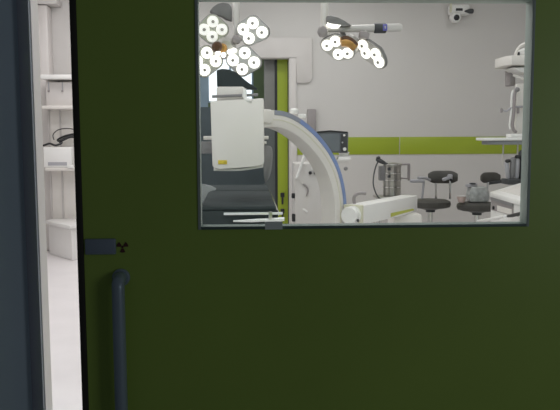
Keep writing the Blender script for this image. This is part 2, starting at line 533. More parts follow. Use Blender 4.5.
# stripe on the cover
def cov(u, z, d=.002): return A + U2*(u*L) + V((0, 0, -z*HH)) + N2*d
w = MB()
sp = [cov(.47, .70), cov(.90, .72), cov(.93, .84), cov(.60, .88), cov(.47, .92)]
w.prism(sp, -N2*.003)
w.build('brand_stripe', M['stripe'], carr)
hk = smooth_curve([at(354.5, 204, 5.62), at(354, 198, 5.62), at(356.5, 194.3, 5.62), at(361, 193.2, 5.62), at(366, 193.6, 5.62)], 5)
MB().tube(hk + [], .014, 10).build('brake_handle', M['mauve'], ca)
pv = A - N2*.075 + V((0, 0, -.075))
w = MB(); w.lathe(pv - U2*.10, U2, [(.066, 0), (.070, .008), (.070, .04), (.060, .045), (.060, .06), (.072, .065), (.072, .10)], 28)
pvo = w.build('pivot_housing', M['bright'], ca)
MB().box(A - N2*.08 + V((0, 0, -.075)) + U2*(-.008), (.03, .165, .16), Matrix.Rotation(ang2, 3, 'Z'), .004).build('end_collar', M['cream'], ca)
MB().lathe(pv - U2*.08 + N2*.066 + V((0, 0, -.035)), N2, [(.012, 0), (.012, .012)], 12).build('lock_knob', M['dark'], pvo)
# column and wheeled base of the C-arm
bc = A + U2*(L*.9) - N2*.08
w = MB(); w.bb(bc.x-.13, bc.x+.13, bc.y-.15, bc.y+.15, .12, A.z-HH+.005, .03)
w.build('column', M['white'], ca)
w = MB(); w.box((bc.x, bc.y, .17), (1.0, .55, .14), Matrix.Rotation(ang2, 3, 'Z'), .04)
w.build('base', M['white'], ca)
for su in (-.42, .42):
    for sn in (-.22, .22):
        p = bc + U2*su + N2*sn
        MB().lathe((p.x-.02, p.y, .075), (1, 0, 0), [(.06, 0), (.075, .008), (.075, .032), (.06, .04)], 20).build('wheel', M['dark'], ca)

# ------------------------------------------------------------------ operating table
YT = 4.5
tx1 = at(279.5, 210, YT).x; tx0 = tx1 - .56
tz = at(240, 211.5, YT).z
tmx, TL = (tx0+tx1)/2, 1.95
ot = thing('operating_table', (tmx, YT+1.2, 0), 'dark padded operating table with chrome end rails under the detector', 'operating table')
w = MB(); w.bb(tx0+.01, tx1-.02, YT, YT+.6, tz, tz+.035, .015); w.bb(tx0+.01, tx1-.02, YT+.605, YT+1.3, tz, tz+.035, .015); w.bb(tx0+.01, tx1-.02, YT+1.305, YT+TL, tz, tz+.04, .015)
w.build('mattress', M['pad'], ot)
w = MB(); w.bb(tx0+.03, tx1-.04, YT+.02, YT+TL-.02, tz-.05, tz, .004)
w.build('table_frame', M['steel'], ot)
for xx in (tx0-.005, tx1-.012):
    MB().bb(xx, xx+.012, YT+.05, YT+TL-.05, tz-.035, tz-.008, .003).build('side_rail', M['chrome'], ot)
MB().bb(tx0+.20, tx1+.02, YT-.03, YT-.016, tz-.020, tz-.004, .004).build('end_rail_highlight', M['satin'], ot)  # rail shortened to its bright highlight; the glint is in shape and colour
w = MB(); w.tube([(tmx-.02, YT-.014, tz-.060), (tmx+.1, YT-.018, tz-.058), (tx1+.03, YT-.012, tz-.050)], .013, 12, radii=[.006, .011, .013])  # pale rail, tapered off where its highlight fades
w.build('lower_rail_highlight', M['satin'], ot)
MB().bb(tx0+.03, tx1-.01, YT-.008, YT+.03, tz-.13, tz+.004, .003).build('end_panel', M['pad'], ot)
for xx in (tx1-.06,):
    MB().bb(xx-.012, xx+.012, YT-.034, YT+.02, tz-.045, tz, .003).build('rail_clamp', M['steel'], ot)
MB().bb(tmx-.17, tmx+.17, YT+1.05, YT+1.5, .1, tz-.05, .03).build('column', M['steel'], ot)
MB().bb(tmx-.25, tmx+.25, YT+.85, YT+1.85, 0, .11, .03).build('base', M['dark'], ot)
# pale arm lever at left
c = [at(px, py, YT+.05) for px, py in ((196, 184), (204, 184.6), (211, 186.2), (216.2, 188.8), (215.8, 190.5), (211, 191.0), (207.6, 191.6), (205.4, 196), (203.4, 204), (200.5, 204), (200.5, 192), (196, 191.5))]
w = MB(); w.prism(c, (0, .05, 0), .006)
w.build('arm_support', M['lavd'], ot)

# ------------------------------------------------------------------ surgical lamps
def petal(root, lens_px, Y, name='lamp_petal', tilt=18, turn=0, r=.044, lens=None, pad=.014):
    n = V((math.sin(R(turn)), -math.cos(R(turn)), 0)) * math.cos(R(tilt)) + V((0, 0, -math.sin(R(tilt))))
    cs = [V((sum(p[0] for p in lens_px)/len(lens_px), sum(p[1] for p in lens_px)/len(lens_px), 0))]
    pc = at(cs[0].x, cs[0].y, Y)
    ctr = [on_plane(px, py, pc, n) for px, py in lens_px]
    xa = n.cross(V((0, 0, 1))).normalized(); ya = xa.cross(n).normalized()
    # outline : hull of the circles
    pts2 = []
    for c in ctr:
        d = c - pc
        for k in range(20):
            t = 2*math.pi*k/20
            pts2.append((d.dot(xa) + (r+pad)*math.cos(t), d.dot(ya) + (r+pad)*math.sin(t)))
    pts2 = sorted(set((round(a, 5), round(b, 5)) for a, b in pts2))
    def half(ps):
        h = []
        for p in ps:
            while len(h) >= 2 and (h[-1][0]-h[-2][0])*(p[1]-h[-2][1]) - (h[-1][1]-h[-2][1])*(p[0]-h[-2][0]) <= 0: h.pop()
            h.append(p)
        return h
    lo = half(pts2); up = half(pts2[::-1])
    hull = lo[:-1] + up[:-1]
    def loop(s, dz): return [pc + xa*(a*s) + ya*(b*s) - n*dz for a, b in hull]
    mb = MB().loft([loop(.96, -.002), loop(1.0, .004), loop(1.0, .022), loop(.86, .045), loop(.55, .062)])
    body = mb.build(name, M['lampgrey'], root, smooth=40)
    MB().loft([loop(.965, -.0045), loop(.965, -.0021)]).build('front_plate', M['lamprim'], body)
    for c in ctr:
        cc = c + n*.0045
        ln = MB().lathe(cc, n, [(r*.98, 0), (r, .004), (r*.92, .010), (r*.5, .014), (r*.2, .015)], 24).build('lens', lens or M['lens'], body)
        MB().lathe(cc + n*.014, n, [(r*.30, 0), (r*.30, .004), (r*.18, .006)], 12).build('lens_core', M['lenscore'], ln)
    return body, pc, n

YL = 5.2
lp1 = thing('surgical_lamp', (at(236, 38, YL).x, YL+.1, ZC), 'ceiling surgical lamp at left with round lit lenses on four petals above the C-arm detector', 'lamp')
petals = [
    [(212.6, 21.6), (221.6, 29.5), (203.9, 29.5), (212, 36.5)],
    [(253, 23.0), (262.2, 32.2), (249.2, 38.2), (243.4, 29.3)],
    [(245, 53), (254.3, 62.5), (233.3, 60.2), (242.4, 69.2)],
    [(206.8, 52.8), (215.6, 61.2), (204.4, 70), (197, 61)],
]
pcs = []
for i, lp_ in enumerate(petals):
    b_, pc, n = petal(lp1, lp_, YL + (.03, .0, -.02, .02)[i], tilt=(10, 14, 8, 6)[i], turn=(10, -12, -10, 10)[i], r=.042, lens=M['lens_dim'] if i == 0 else None)
    pcs.append(pc)
hub = at(226, 46, YL+.07)
MB().lathe(hub + V((0, .05, 0)), (0, -1, -.2), [(.05, 0), (.075, .02), (.075, .07), (.05, .09)], 24).build('hub', M['lamprim'], lp1)
for pc in pcs:
    MB().tube([hub + V((0, .04, 0)), pc + V((0, .075, 0)), pc + V((0, .055, 0))], .018, 10).build('petal_arm', M['lampgrey'], lp1)
c = at(217, 45.5, YL-.03)
MB().lathe(c + V((0, .05, 0)), (0, -1, -.2), [(.028, 0), (.04, .03), (.036, .07), (.02, .085)], 20).build('centre_grip', M['brown'], lp1)
c = at(222.5, 47.5, YL-.02)
MB().lathe(c + V((0, .04, 0)), (0, -1, -.1), [(.03, 0), (.034, .03), (.02, .05)], 16).build('amber_ring', M['copper'], lp1)
w = MB()
for px, py in ((218, 53), (223.5, 55), (230, 52), (234, 50.5)):
    w.lathe(at(px, py, YL-.03), (0, -1, -.1), [(.02, 0), (.02, .012), (.012, .018)], 14)
w.build('small_lens', M['lens'], lp1)
# dark shroud behind upper petal
c = [at(px, py, YL+.10) for px, py in ((209, 11.5), (212.5, 7), (217.5, 3.5), (223, 2.2), (229, 3.2), (231.8, 7), (232, 20.5), (226, 18.8), (220, 15), (214, 12))]
MB().prism(c, (0, .09, 0), .01).build('back_shroud', M['lampgrey'], lp1)
c = at(236.5, 38.3, YL+.02)
MB().lathe(c + V((0, .06, 0)), (0, -1, -.15), [(.025, 0), (.033, .02), (.035, .05), (.030, .075), (.015, .085)], 20).build('joint_knob', M['mauve'], lp1)
jx1 = c.x
w = MB(); w.tube([(jx1, YL+.10, ZC-.02), (jx1, YL+.10, c.z+.02), (jx1-.03, YL+.10, c.z-.02), hub + V((0, .06, 0))], .026, 14)
w.build('suspension_tube', M['white'], lp1)
MB().lathe((jx1, YL+.10, ZC), (0, 0, -1), [(.14, 0), (.14, .05), (.06, .10)], 28).build('ceiling_canopy', M['white'], lp1)

YM = 5.35
lp2 = thing('surgical_lamp', (at(328, 20, YM).x, YM+.1, ZC), 'ceiling surgical lamp near the window middle, with a horizontal arm and dark arm joint', 'lamp')
pcs = []
for (lp_, dy, tilt, turn, r) in (
    ([(327.3, 45.0), (335.6, 41.0), (338.5, 54.0), (347.8, 52.8)], 0, 28, -20, .042),
    ([(363.4, 45.3), (366.2, 52.6), (376.0, 54.0), (379.4, 61.6)], .02, 22, -50, .046)):
    b_, pc, n = petal(lp2, lp_, YM+dy, tilt=tilt, turn=turn, r=r)
    pcs.append(pc)
# upper petal seen edge on
pc = at(338, 21, YM+.05)
b_ = MB().prism([at(px, py, YM) for px, py in ((326.8, 15.5), (331, 15.2), (338, 17.5), (345, 21), (351, 24.7), (351.2, 26.2), (344, 26.4), (333, 25.6), (327, 23.5))], (0, .16, 0), .008).build('lamp_petal', M['lampgrey'], lp2)
MB().prism([at(px, py, YM-.003) for px, py in ((327.2, 22.0), (331, 24.2), (338, 25.2), (341.8, 24.6), (339, 27.2), (332.5, 27.3), (327.6, 25))], (0, .13, 0), .004).build('lens', M['lens'], b_)
pcs.append(pc)
hub = at(350, 44, YM+.10)
MB().lathe(hub + V((0, .04, 0)), (0, -1, -.3), [(.05, 0), (.08, .02), (.075, .06), (.05, .08)], 24).build('hub', M['lamprim'], lp2)
for pc in pcs:
    MB().tube([hub + V((0, .05, 0)), pc + V((0, .09, .01)), pc + V((0, .055, .01))], .018, 10).build('petal_arm', M['lampgrey'], lp2)
c = smooth_curve([at(340.5, 42.5, YM-.075), at(345, 41.6, YM-.075), at(350.5, 43.2, YM-.075), at(356, 48, YM-.075)], 5)
MB().tube(c, .036, 14, radii=[.026]+[.036]*(len(c)-2)+[.028]).build('amber_joint', M['copper'], lp2)
c = smooth_curve([at(341.5, 38.4, YM-.10), at(346, 37.6, YM-.10), at(352, 40.0, YM-.10), at(357, 45, YM-.10)], 5)
MB().tube(c, .014, 10).build('joint_cover', M['brown'], lp2)
c = at(364, 35.3, YM+.0)
w = MB(); w.box(c, (.075, .07, .05), Matrix.Rotation(R(10), 3, 'Y'), .012)
w.build('petal_bracket', M['mauve'], lp2)
c = at(322.5, 31, YM)
MB().lathe(c + V((0, .05, 0)), (0, -1, -.1), [(.028, 0), (.040, .02), (.043, .05), (.036, .08), (.018, .09)], 22, .9).build('joint_knob', M['mauve'], lp2)
xa_ = at(324.5, 20, YM+.08).x
za_ = at(340, 29, YM+.08).z
w = MB(); w.tube([(xa_, YM+.08, ZC-.02), (xa_, YM+.08, za_-.03)], .030, 14)
w.build('suspension_tube', M['white'], lp2)
xe_ = at(402, 28, YM+.08).x
w = MB(); w.tube([(xa_, YM+.08, za_), (xa_+.1, YM+.08, za_), (xe_-.02, YM+.08, za_+.012), (xe_, YM+.08, za_+.012)], .034, 14, radii=[.022, .026, .032, .02])
w.tube([at(366, 30, YM+.08), at(364, 36, YM+.04)], .014, 8)
w.tube([(xa_, YM+.08, za_-.03), hub + V((0, .05, 0))], .022, 10)
am = w.build('spring_arm', M['wall'], lp2)
j0, j1 = at(374, 27.8, YM+.08).x, at(381.5, 27.8, YM+.08).x; j2 = at(386, 27.8, YM+.08).x
MB().lathe((j0, YM+.08, za_+.007), (1, 0, 0), [(.034, 0), (.039, .006), (.039, j2-j0-.006), (.034, j2-j0)], 20).build('arm_joint', M['dark'], am)
MB().box(((j1+j2)/2+.003, YM+.042, za_+.007), (.034, .008, .05), None, .003).build('joint_badge', M['logo'], am)
MB().box(((j1+j2)/2+.003, YM+.037, za_+.007), (.013, .004, .018), None, .002).build('badge_mark', M['lav'], am)
MB().lathe((xa_, YM+.08, ZC), (0, 0, -1), [(.14, 0), (.14, .05), (.06, .10)], 28).build('ceiling_canopy', M['white'], lp2)

# ------------------------------------------------------------------ monitor cart and things behind the C-arm
YK = 7.0
cx0, cx1 = at(292.5, 200, YK).x, at(349, 200, YK).x
ck = thing('equipment_cart', ((cx0+cx1)/2, YK+.2, 0), 'pale grey equipment cart standing behind the curved arm, carrying a monitor', 'cart')
ctz = at(320, 160, YK).z
MB().bb(cx0+.02, cx1-.1, YK, YK+.42, .12, ctz-.03, .02).build('cart_body', M['wall'], ck)
MB().bb(at(316, 160, YK).x, cx1, YK-.01, YK+.44, ctz-.03, ctz, .004).build('cart_top', M['wall'], ck)
w = MB(); a, b = at(304.6, 155, YK-.06), at(296.5, 178, YK-.06)
w.tube([a, b], .016, 12, radii=[.017, .013]); w.tube([b, b + V((0, .075, 0))], .010, 8); w.tube([a.lerp(b, .3), a.lerp(b, .3) + V((0, .09, -.03))], .010, 8)
w.build('slanted_handle', M['bright'], ck)
w = MB()
for px in (310.2, 315.2): w.lathe(at(px, 172.8, YK+.005), (0, -1, 0), [(.017, 0), (.017, .02), (.01, .026)], 12)
w.build('control_knob', M['black'], ck)
MB().box(at(312.5, 168.5, YK), (.03, .03, .04), None, .006).build('switch', M['bright'], ck)
w = MB(); w.tube(smooth_curve([at(303, 184, YK-.01), at(306, 186, YK-.012), at(308, 190, YK-.012), at(306.5, 196, YK-.01)], 4), .008, 8)
w.build('cable_loop', M['mauve'], ck)
MB().box(at(305, 210.5, YK), (.06, .02, .025), Matrix.Rotation(R(35), 3, 'Y'), .006).build('latch', M['bright'], ck)
for px, z in ((292.8, 196), (293.2, 218)):
    p = at(px-1.8, z, YK-.005)
    MB().box(p + V((.025, .03, 0)), (.035, .05, .05 if z < 200 else .08), None, .008).build('side_hook', M['black'], ck)
for sx in (cx0+.08, cx1-.16):
    for sy in (YK+.06, YK+.36):
        w = MB(); w.lathe((sx-.018, sy, .05), (1, 0, 0), [(.04, 0), (.05, .006), (.05, .03), (.04, .036)], 16); w.bb(sx-.012, sx+.012, sy-.012, sy+.012, .05, .13)
        w.build('caster', M['dark'], ck)
# monitor
mo = thing('monitor', (at(338, 155, YK+.15).x, YK+.15, ctz), 'small dark grey monitor on the equipment cart against the lime stripe', 'monitor')
YMo = YK+.08
mp = [at(px, py, YMo) for px, py in ((316, 131.5), (330, 130.2), (348.2, 131.7), (347.7, 153), (334, 152.8), (318, 152.5))]
hs = MB().prism(mp, (.02, .12, 0), .008).build('housing', M['screen'], mo)
MB().prism([at(px, py, YMo-.001) for px, py in ((317, 131.5), (330, 130.3), (347.4, 131.7), (347.4, 133.2), (330, 131.9), (317, 133.1))], (0, -.004, 0)).build('top_bezel', M['black'], hs)
MB().prism([at(px, py, YMo-.0005) for px, py in ((319, 134.6), (340, 134), (339.5, 151), (320.5, 151))], (0, -.003, 0)).build('screen', mat('screen_glass', (.17, .19, .215), .25), hs)
MB().prism([at(px, py, YMo-.001) for px, py in ((341, 134), (347, 134.6), (346.8, 152), (341, 151.6))], (0, -.003, 0)).build('control_panel', M['dark'], hs)
for (px, py, rr) in ((344.2, 135.3, .012), (344.6, 149.2, .018), (342.4, 142.5, .009)):
    MB().lathe(at(px, py, YMo-.003), (0, -1, 0), [(rr, 0), (rr, .008), (rr*.7, .012)], 14).build('button', M['lav'] if rr < .012 else M['bright'], hs)
c = at(344, 154, YMo+.06)
w = MB(); w.loft([[V((c.x+dx*s, YMo+.07+dy*s, z)) for dx, dy in ((-.06, -.05), (.06, -.05), (.06, .05), (-.06, .05))] for s, z in ((1.15, ctz), (1.0, ctz+.03), (.6, c.z-.02), (.9, c.z+.02))])
w.build('stand', M['bright'], mo)
# knob/hook right of the C-arm
w = MB(); w.lathe(at(345.5, 168.5, YK+.0), (0, -1, 0), [(.02, 0), (.02, .03), (.012, .04)], 16)
a = at(346.5, 165, YK+.05)
w.build('side_knob', M['grey'], ck)

# slim grey box fixed on the rear wall
a, b = at(307.7, 109, YR-.07), at(316, 141, YR-.07)
tag(MB().bb(a.x, b.x, YR-.07, YR-.001, b.z, a.z, .006).build('wall_box', M['mauve'], None, ((a.x+b.x)/2, YR, b.z)),
    'narrow mauve-grey box fixed on the rear wall above the curved arm', 'wall box')

# ------------------------------------------------------------------ steel drum on its stand
YDm = 7.9
dc = at(393.6, 196, YDm); dc.y = YDm+.1
ztop, zbot = at(393.6, 163, YDm).z, at(393.6, 196.5, YDm).z
st = thing('drum_stand', (dc.x, dc.y, 0), 'small steel stand holding the steel drum', 'stand')
MB().bb(dc.x-.19, dc.x+.19, dc.y-.17, dc.y+.17, zbot-.025, zbot, .006).build('stand_top', M['steel'], st)
for sx in (-.16, .16):
    for sy in (-.14, .14):
        MB().tube([(dc.x+sx, dc.y+sy, 0), (dc.x+sx, dc.y+sy, zbot-.02)], .012, 10).build('leg', M['chrome'], st)
MB().bb(dc.x-.16, dc.x+.16, dc.y-.14, dc.y+.14, .2, .215, .004).build('lower_shelf', M['steel'], st)
dm = thing('steel_drum', (dc.x, dc.y, zbot), 'ribbed stainless steel drum with bright rings and side brackets', 'drum')
h = ztop-zbot
rb = .102
def zz_(py): return at(393.6, py, YDm).z - zbot
MB().lathe((dc.x, dc.y, zbot), (0, 0, 1), [(.09, 0), (rb, .008), (rb, h*.86), (rb+.004, h*.88), (rb+.004, h*.95), (rb-.01, h*.985), (rb*.6, h)], 36).build('drum_body', M['steel'], dm)
for py in (164.5, 173.3, 180.2, 187.3):
    hh = zz_(py)
    MB().lathe((dc.x, dc.y, zbot+hh-.010), (0, 0, 1), [(rb-.01, 0), (rb+.007, .004), (rb+.008, .012), (rb-.01, .018)], 36).build('ring', M['chrome'], dm)
a0, a1 = at(379.3, 166.0, dc.y-.03), at(385.6, 180.5, dc.y-.03)
w = MB(); w.bb(a0.x, a1.x+.02, dc.y-.05, dc.y+.03, a1.z, a0.z, .008)
for py in (169, 173, 177):
    zc = at(380, py, dc.y).z; w.bb(a0.x-.004, a1.x+.01, dc.y-.055, dc.y-.045, zc-.005, zc+.005)
w.build('side_bracket', M['grey'], dm)
b0, b1 = at(401, 164.5, dc.y), at(410, 180.5, dc.y)
w = MB()
w.tube([(b0.x-.02, dc.y, b0.z), (b1.x-.012, dc.y, b0.z+.005)], .012, 8)
w.tube([(b1.x-.012, dc.y, b0.z+.008), (b1.x-.012, dc.y, b1.z)], .014, 8)
w.tube([(b1.x-.03, dc.y-.01, b0.z+.008), (b1.x-.028, dc.y-.01, b1.z+.02)], .006, 8)
w.tube([(b0.x-.02, dc.y, b1.z+.03), (b1.x-.012, dc.y, b1.z+.02)], .008, 8)
w.build('side_loop', M['mauve'], dm)
for px, py, hh in ((389, 169, .035), (389, 176.5, .03)):
    MB().box(at(px, py, dc.y-rb-.004), (.035, .02, hh), None, .006).build('clasp', M['dark'], dm)
# black handpiece with hose
YHp = dc.y-.06
hp = thing('handpiece', tuple(at(379, 162, YHp)), 'black shower-like handpiece with a thin hose hooked beside the steel drum', 'handpiece')
c = [at(376, 159.2, YHp), at(378.5, 160, YHp), at(382, 161.8, YHp), at(385, 163.2, YHp), at(388, 164.6, YHp)]
MB().tube(c, .02, 14, radii=[.014, .028, .024, .016, .012]).build('grip', M['dark'], hp)
MB().lathe(at(378.5, 158.6, YHp), (-.3, -.3, .9), [(.022, 0), (.026, .012), (.018, .022)], 16).build('head', M['black'], hp)
hose = smooth_curve([at(378.3, 161.5, YHp), at(376, 166, YHp-.03), at(374, 174, YHp-.06), at(373.2, 183, YHp-.12), at(375, 191, YHp-.16), at(378.5, 197.5, YHp-.17), at(384, 200, YHp-.17)], 5)
MB().tube(hose, .008, 8).build('hose', M['dark'], hp)

# ------------------------------------------------------------------ stools
YS = 7.4
def make_stool(loc, label, sz=.715):
    x, y = loc
    st = thing('surgeon_stool', (x, y, 0), label, 'stool', 'black padded stools with chrome frames')
    MB().lathe((x, y, sz-.085), (0, 0, 1), [(.16, 0), (.205, .012), (.215, .04), (.21, .07), (.17, .088), (.08, .094)], 36).build('seat', M['stoolpad'], st)
    MB().lathe((x, y, sz-.13), (0, 0, 1), [(.05, 0), (.05, .02), (.11, .04), (.11, .05)], 20).build('seat_plate', M['dark'], st)
    w = MB(); w.lathe((x, y, .08), (0, 0, 1), [(.035, 0), (.035, .25), (.026, .26), (.026, sz-.13-.07)], 20)
    w.build('column', M['chrome'], st)
    for k in range(5):
        t = R(72*k+20)
        d = V((math.cos(t), math.sin(t), 0))
        MB().tube([V((x, y, .12))+d*.02, V((x, y, .10))+d*.16, V((x, y, .075))+d*.29], .02, 10, radii=[.024, .02, .015]).build('foot', M['chrome'], st)
        p = V((x, y, 0))+d*.29
        MB().lathe((p.x-.012, p.y, .032), (1, 0, 0), [(.026, 0), (.032, .004), (.032, .02), (.026, .024)], 14).build('caster', M['dark'], st)
    ringp = [V((x+.2*math.cos(2*math.pi*k/28), y+.2*math.sin(2*math.pi*k/28), .27)) for k in range(28)]
    w = MB(); w.tube(ringp, .011, 8, closed=True)
    for k in range(4):
        t = R(90*k+45); d = V((math.cos(t), math.sin(t), 0)); w.tube([V((x, y, .27))+d*.03, V((x, y, .27))+d*.2], .008, 8)
    w.build('foot_ring', M['chrome'], st)
    return st
def add_back(st, cpx, cpy, wpx, hpx, yaw, Y, posts, knob=None):
    c = at(cpx, cpy, Y); s = F/ Y
    wd, ht = wpx/s, hpx/s
    rot = Matrix.Rotation(R(yaw), 3, 'Z')
    w = MB()
    loops = []
    # rounded pad, gently curved
    N = 14
    for i in range(N+1):
        t = i/N
        xx = (t-.5)*wd
        k = max(.30, (1-abs(2*t-1)**5.0)**.5) if 0 < i < N else .55
        bow = -.10*(1-(2*t-1)**2)*wd
        hh = ht/2*k; dd = .028*k
        lp = []
        for a in range(12):
            q = 2*math.pi*a/12
            lp.append(c + rot @ V((xx, bow*-1 + dd*math.cos(q), hh*(abs(math.sin(q))**.6)*(1 if math.sin(q) > 0 else -1))))
        loops.append(lp)
    w.loft(loops)
    bk = w.build('backrest', M['stoolpad'], st, smooth=60)
    for k, (px0, py0, px1, py1, m) in enumerate(posts):
        MB().tube([at(px0, py0, Y-.02), at(px1, py1, Y-.02)], .012, 10).build('back_post', m, st)
    if knob:
        w = MB()
        p = at(knob[0], knob[1], Y-.05); w.box(p, (.05, .05, .06), None, .012); w.box(p + V((-.05, 0, -.02)), (.07, .04, .035), Matrix.Rotation(R(-20), 3, 'Y'), .01)
        w.build('back_bracket', M['lav'], st)
        MB().lathe(p + V((0, -.025, -.03)), (0, -1, 0), [(.014, 0), (.014, .012)], 12).build('bracket_knob', M['black'], bk)
    return bk
s1x = at(430.5, 204, YS).x
s1 = make_stool((s1x, YS), 'black padded stool with a wide backrest, right of the steel drum')
s1z = at(430, 201, YS).z
s2x = at(477, 208, YS-.05).x
s2 = make_stool((s2x, YS-.05), 'black padded stool beside the white console, with a grey plastic bag on it', .685)
s1['h'] = 0; del s1['h']
add_back(s1, 442.8, 177.2, 29.5, 13, -14, YS+.16, [(436, 183, 436, 199, M['chrome']), (450, 180, 450, 199, M['chrome'])], (450, 177))
w = MB(); w.tube([at(418, 178, YS+.05), at(425, 178, YS+.1), at(430, 180, YS+.16)], .016, 10)
w.tube([at(424, 180, YS+.05), at(422, 200, YS+.05)], .012, 10)
w.box(at(417, 181, YS+.04), (.15, .06, .035), None, .012)
w.build('armrest', M['lav'], s1)
add_back(s2, 490.5, 177.7, 22, 11, 14, YS+.16, [(488, 182, 486, 203, M['chrome'])])
w = MB(); w.box(at(471.5, 185.3, YS-.05), (.115, .07, .035), Matrix.Rotation(R(-6), 3, 'Y'), .012); w.tube([at(473, 186, YS-.05), at(476, 186.5, YS+.09), at(477, 203, YS+.09)], .012, 8)
w.build('armrest', M['lav'], s2)
MB().box(at(472.5, 183.6, YS-.07), (.055, .05, .016), None, .005).build('armrest_pad', M['dark'], s2)
w = MB(); w.tube([at(489, 183, YS+.16), at(497, 182, YS+.18), at(507, 180.5, YS+.2)], .02, 10)
w.build('back_bar', M['dark'], s2)
# grey plastic bag on second stool
seat_top = .685+.011
bgx = at(479, 200, YS-.1).x
bz1 = at(479, 187.0, YS-.1).z
rnd = random.Random(7)
loops = []
for i, (t, kx) in enumerate(((0, .84), (.05, .97), (.25, 1.0), (.5, 1.03), (.74, .98), (.93, .86), (1, .66))):
    z = seat_top + .002 + t*(bz1-seat_top)
    lp = []
    for a in range(18):
        q = 2*math.pi*a/18
        rr = 1 + rnd.uniform(-.09, .09) * (1 if i else 0)
        lp.append((bgx + .108*kx*rr*max(-.86, min(.86, 1.15*math.cos(q)))*1.12, YS-.06 + .085*kx*rr*max(-.86, min(.86, 1.15*math.sin(q)))*1.12, z))
    loops.append(lp)
tag(MB().loft(loops).build('plastic_bag', M['bag'], None, (bgx, YS-.06, seat_top), smooth=25),
    'crumpled grey plastic bag sitting on the stool beside the white console', 'bag')
# pale pink bowl on the left edge of the second seat
pb = at(461.5, 201, YS-.10)
MB_ = MB().lathe((pb.x, YS-.10, seat_top-.001), (0, 0, 1), [(.030, 0), (.034, .004), (.046, .045), (.048, .062), (.043, .062), (.036, .03), (.01, .012)], 24)
bw = tag(MB_.build('bowl', M['pink'], None, (pb.x, YS-.10, seat_top)), 'small pale pink bowl on the left of the seat beside the plastic bag', 'bowl')
MB().lathe((pb.x, YS-.10, seat_top+.058), (0, 0, 1), [(.030, 0), (.047, .004), (.047, .010), (.02, .014)], 24).build('lid', M['portal'], bw)

# ------------------------------------------------------------------ white console lower right
PW = at(489.5, 192, 6.0)
dq = ray(525, 201.7)
QW = EYE + dq * ((PW.z - EYE.z) / dq.z)
UW = (QW - PW); lw = UW.length * 1.05; UW.normalize()
DW = V((-UW.y, UW.x, 0))
if DW.x < 0: DW = -DW
NW = -DW
zA = PW.z
cdp, SL = .55, .30
def cp(u, d, z): return V((PW.x, PW.y, 0)) + UW*u + DW*d + V((0, 0, z))
def fp(px, py, off=.002):
    return on_plane(px, py, PW + NW*off, NW)
mid = cp(lw/2, cdp/2, 0)
wc = thing('console_cart', (mid.x, mid.y, 0), 'white medical console with a sloping top at the lower right corner of the window', 'console')
def slab(u0, u1, d0, d1, zlo, zhi):
    return [[cp(u0, d0, zlo(d0)), cp(u1, d0, zlo(d0)), cp(u1, d1, zlo(d1)), cp(u0, d1, zlo(d1))],
            [cp(u0, d0, zhi(d0)), cp(u1, d0, zhi(d0)), cp(u1, d1, zhi(d1)), cp(u0, d1, zhi(d1))]]
MB().loft(slab(.01, lw-.01, .012, cdp-.01, lambda d: zA-.30, lambda d: zA-.03+d*SL)).build('console_body', M['bright'], wc)
w = MB(); w.loft(slab(0, lw, 0, cdp, lambda d: zA-.045+d*SL, lambda d: zA+d*SL))
bmesh.ops.bevel(w.bm, geom=w.bm.edges[:], offset=.010, segments=2, profile=.5, affect='EDGES')
top = w.build('console_top', M['bright'], wc)
MB().loft(slab(.10, lw-.12, .06, cdp-.08, lambda d: zA-.002+d*SL, lambda d: zA+.004+d*SL)).build('top_panel', M['mauve' if False else 'white'], top)
def facing(pxs, depth, name, m, off=.0):
    q = [fp(px, py, off) for px, py in pxs]
    return MB().prism(q, NW*depth).build(name, m, wc)
facing([(491.3, 196.8), (513.5, 203.3), (513.5, 216), (491.3, 209.8)], .002, 'slot_recess', M['mauve'], -.011)
facing([(491.3, 196.8), (513.5, 203.3), (513.5, 206.8), (491.3, 199.5)], .008, 'slot_lip', M['grey'], -.010)
facing([(497.5, 205.5), (512, 209.5), (512, 215), (497.5, 211)], .004, 'slot_flap', M['white'], -.009)
MB().lathe(fp(494.2, 207.8, -.010), NW, [(.016, 0), (.016, .010), (.010, .015)], 14).build('knob', M['black'], wc)
p0, p1, p2 = fp(505, 216.6, .03), fp(513, 215.4, .03), fp(522.5, 213.2, .03)
w = MB(); w.tube([p0, p1, p2], .013, 10, radii=[.008, .014, .014]); w.tube([p1, p1 + DW*.06], .008, 8); w.tube([p2, p2 + DW*.06], .008, 8)
w.build('push_bar', M['black'], wc)
p0, p1, p2 = fp(478, 221.3, .05), fp(492, 219.0, .05), fp(505, 216.4, .05)
w = MB(); w.tube([p0, p1, p2], .014, 10); w.tube([p1, p1 + DW*.09], .010, 8); w.tube([p2, p2 + DW*.09], .010, 8)
w.build('pale_rail', M['bright'], wc)
MB().loft(slab(.06, lw-.06, .05, cdp-.05, lambda d: .10, lambda d: zA-.30)).build('pedestal', M['white'], wc)
for u in (.10, lw-.10):
    for d in (.10, cdp-.10):
        p = cp(u, d, 0)
        MB().lathe((p.x-.02, p.y, .055), (1, 0, 0), [(.045, 0), (.055, .006), (.055, .034), (.045, .04)], 16).build('caster', M['dark'], wc)

# ------------------------------------------------------------------ ceiling supply pendant at right
YQ = 6.5
qx = at(541, 100, YQ).x
sp_ = thing('supply_pendant', (qx, YQ+.15, ZC), 'white ceiling supply pendant with shelves at the right edge of the window', 'pendant')
MB().bb(qx-.07, qx+.13, YQ+.05, YQ+.25, .95, 2.6, .02).build('column', M['white'], sp_)
MB().tube([(qx+.03, YQ+.15, 2.55), (qx+.03, YQ+.15, ZC-.04)], .06, 18).build('suspension_tube', M['white'], sp_)
MB().lathe((qx+.03, YQ+.15, ZC), (0, 0, -1), [(.2, 0), (.2, .06), (.1, .12)], 28).build('ceiling_canopy', M['white'], sp_)
